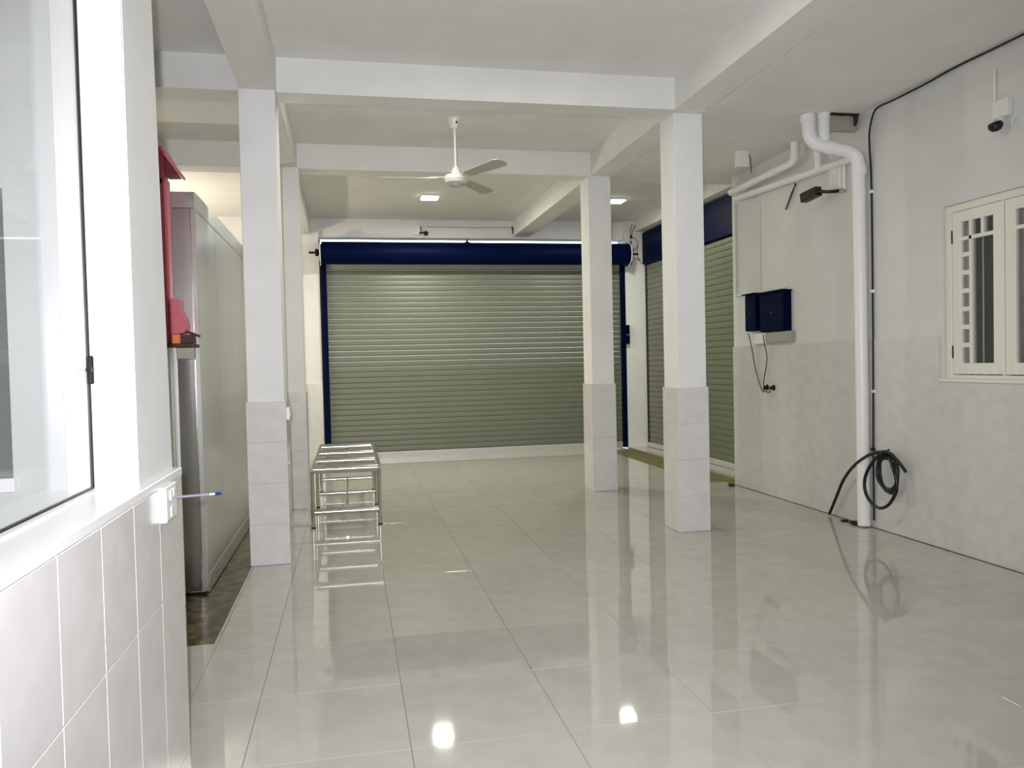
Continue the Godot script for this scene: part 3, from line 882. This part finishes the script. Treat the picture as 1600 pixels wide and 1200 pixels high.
	part("upright", mb().box(P(-0.016, 0.0, 0.555), P(0.0, 1.0, 0.535), 0.004), M.paint_old, cd)
	part("ledge", mb().box(P(-0.022, -0.004, 0.555), P(0.0, 0.02, -0.45), 0.004), M.paint_old, cd)
	part("upright", mb().box(P(-0.010, 0.02, 0.045), P(0.0, 0.92, 0.025), 0.003), M.paint_old, cd)

	# rubber hose coiled on a hook by the drain pipe
	var hs := thing("rubber_hose", "dark rubber hose coiled on the right wall beside the drain pipe", "hose", P(4.06, 0.0, 5.55))
	var hp: Array = []
	var raw := [[-0.029, 6.299, 4.06], [0.15, 6.20, 4.055], [0.325, 6.088, 4.04], [0.47, 5.935, 4.01], [0.575, 5.75, 3.985], [0.61, 5.64, 3.99], [0.626, 5.535, 4.04]]
	for q in raw:            # points seen on the wall plane, brought forward to the hose's own distance
		var k: float = q[2] / WR
		hp.append(P(q[2], maxf(1.4 + (q[0] - 1.4) * k, 0.014), q[1] * k))
	var turns := 44
	for k in turns:      # three tight turns
		var t := PI / 2 - TAU * 3.0 * (k + 1) / turns
		var rr := 1.04 - 0.05 * sin(k * 0.9) - 0.24 * k / turns
		hp.append(P(4.055 - 0.022 * (k / float(turns)) - 0.012 * sin(k * 0.7), 0.478 + 0.150 * rr * sin(t), 5.415 - 0.115 * rr * cos(t)))
	for q in [[0.651, 5.37], [0.612, 5.444], [0.525, 5.538], [0.426, 5.603], [0.337, 5.613], [0.262, 5.574], [0.218, 5.504], [0.208, 5.42], [0.248, 5.33], [0.322, 5.264], [0.385, 5.234], [0.46, 5.24], [0.55, 5.28]]:
		hp.append(P(3.985, q[0], q[1]))
	for q in [[0.63, 5.38], [0.62, 5.338], [0.58, 5.267], [0.517, 5.19]]:
		hp.append(P(4.03, q[0], q[1]))
	var hl: Array = []
	for p in smooth(hp, 4): hl.append(p - hs.position)
	part("hose", mb().tube(hl, 0.0125, 10), M.hose, hs)
	part("tie", mb().tube([P(0.02, 0.655, -0.11), P(-0.045, 0.62, -0.11), P(-0.05, 0.60, -0.14)], 0.008, 8), M.black, hs)
	part("hook", mb().lathe([Vector2(0, 0), Vector2(0.016, 0), Vector2(0.016, 0.02), Vector2(0, 0.024)], 10, Transform3D(Basis(Vector3(0, 1, 0), Vector3(-1, 0, 0), Vector3(0, 0, 1)), P(0.040, 0.635, 0.10))), M.wire, hs)

func blue_box(label: String, d1: float, d0: float, y1: float, y0: float) -> void:
	var b := thing("meter_box", label, "meter box", P(WR, y0, (d0 + d1) / 2), "blue meter boxes on the right wall")
	var h := y1 - y0
	var l := (d1 - d0) / 2
	part("case", mb().box(P(-0.075, 0, l), P(0, h - 0.005, -l), 0.003), M.blue_dark, b)
	part("door", mb().box(P(-0.084, 0.008, l - 0.006), P(-0.075, h - 0.022, -l + 0.006), 0.002), M.blue_dark, b)
	part("roof", mb().box(P(-0.11, h - 0.012, l + 0.02), P(0, h, -l - 0.02), 0.002), M.blue_dark, b)
	part("lock", mb().lathe([Vector2(0, 0.007), Vector2(0.007, 0.006), Vector2(0.008, 0), Vector2(0, 0)], 12, Transform3D(Basis(Vector3(0, 1, 0), Vector3(-1, 0, 0), Vector3(0, 0, 1)), P(-0.084, h * 0.48, 0.0))), M.steel_bright, b)

func cord(label: String, yd: Array) -> void:
	var w := WR - 0.012
	var c := thing("power_cord", label, "cord", P(w, yd[-1][0], yd[-1][1]), "cords below the blue boxes")
	var pts: Array = []
	for i in yd.size():
		pts.append(P(w - (0.066 if i < 1 else 0.058 if i < 2 else 0.03 if i < yd.size() - 1 else 0.045), yd[i][0], yd[i][1]) - c.position)
	part("flex", mb().tube(smooth(pts), 0.0045, 8), M.wire, c)

# ------------------------------------------------------------------ small things
func small_things() -> void:
	var s := thing("light_switch", "small white switch on the side of the column nearest the cold box", "switch", P(-0.451, 1.07, 5.90))
	part("plate", mb().box(P(0.0, -0.045, 0.045), P(0.022, 0.045, -0.045), 0.003), M.frame_white, s)
	part("rocker", mb().box(P(0.022, -0.015, 0.012), P(0.027, 0.015, -0.012), 0.002), M.box_white, s)

	var jb := thing("junction_box", "small pale junction box hanging from the ceiling above the side pipes", "box", P(3.69, BEAM + 0.006, 6.98))
	part("case", mb().box(P(-0.06, -0.155, 0.03), P(0.06, 0.0, -0.03), 0.005), M.box_white, jb)
	part("cover", mb().box(P(-0.052, -0.147, -0.03), P(0.052, -0.012, -0.036), 0.002), M.box_white, jb)
	part("lead", mb().tube(smooth([P(0.055, -0.02, 0.0), P(0.085, -0.06, 0.0), P(0.098, -0.15, 0.01), P(0.11, -0.20, 0.03)]), 0.004, 8), M.wire, jb)

	# camera and its cable on the far lintel
	var c := thing("security_camera", "small black ball camera beside a white box above the far shutter", "camera", P(1.10, 3.435, 12.15))
	part("junction_box", mb().box(P(-0.085, -0.075, 0.0), P(0.0, 0.085, -0.04), 0.004), M.box_white, c)
	part("lead", mb().tube([P(0.012, 0.05, -0.03), P(0.016, -0.03, -0.03), P(0.004, -0.075, -0.03)], 0.006, 8), M.iron, c)
	part("arm", mb().tube([P(-0.02, -0.05, -0.03), P(0.085, -0.04, -0.06)], 0.012, 8), M.black, c)
	part("ball", mb().lathe([Vector2(0, -0.036), Vector2(0.024, -0.03), Vector2(0.036, -0.006), Vector2(0.034, 0.014), Vector2(0.02, 0.03), Vector2(0, 0.034)], 18, Transform3D(Basis(), P(0.085, -0.055, -0.06))), M.black, c)
	var lc := thing("lintel_cable", "thin grey cable along the far lintel ending in a black plug by the beam", "cable", P(2.53, 3.49, 12.14))
	part("cable", mb().tube([P(-1.32, -0.005, 0.0), P(-0.6, -0.012, 0.0), P(0, 0, 0)], 0.005, 8), M.box_grey, lc)
	part("plug", mb().tube(smooth([P(-0.005, 0.005, -0.01), P(0.01, -0.04, -0.015), P(0.012, -0.10, -0.01)]), 0.014, 8), M.black, lc)
	# loose wiring on the far right pier
	var lw := thing("loose_wiring", "loose dark wires dangling at the top of the far right pier", "wire", P(4.43, 3.34, 12.05))
	var ly := P(0, 0, -0.02)
	part("knot", mb().lathe([Vector2(0, -0.03), Vector2(0.02, -0.015), Vector2(0.02, 0.02), Vector2(0, 0.03)], 10, Transform3D(Basis(), ly)), M.iron, lw)
	part("wire", mb().tube(smooth([ly, ly + P(0.03, 0.10, 0), ly + P(0.10, 0.24, 0)]), 0.005, 8), M.iron, lw)
	part("wire", mb().tube(smooth([ly, ly + P(-0.01, 0.09, 0), ly + P(0.02, 0.2, 0)]), 0.005, 8), M.iron, lw)
	part("wire", mb().tube(smooth([ly, ly + P(0.08, -0.03, 0), ly + P(0.11, -0.12, 0), ly + P(0.06, -0.20, 0), ly + P(0.0, -0.22, 0)]), 0.004, 8), M.iron, lw)
	part("wire", mb().tube(smooth([ly + P(0.11, -0.12, 0), ly + P(0.10, -0.28, 0), ly + P(0.14, -0.38, 0), ly + P(0.19, -0.42, 0)]), 0.004, 8), M.iron, lw)

	# black rubber scraps on the floor by the right wall
	for q in [[4.03, 5.955, 0.035, "smaller black scrap on the floor beside the drain pipe foot"], [4.035, 5.83, 0.06, "larger black scrap on the floor in front of the drain pipe foot"], [4.02, 7.96, 0.06, "black scrap on the floor at the far end of the right wall"]]:
		var k := thing("rubber_scrap", q[3], "scrap", P(q[0], 0.0, q[1]), "black scraps along the right wall")
		var r: float = q[2]
		part("scrap", mb().prism(PackedVector2Array([Vector2(-r, 0.0), Vector2(-r * 0.55, r * 0.35), Vector2(r * 0.2, r * 0.45), Vector2(r * 0.9, r * 0.15), Vector2(r, 0.0)]), 0.05, Transform3D(Basis(Vector3(0, 1, 0), 1.3), Vector3(-0.02, 0.0, 0.0))), M.rubber, k)
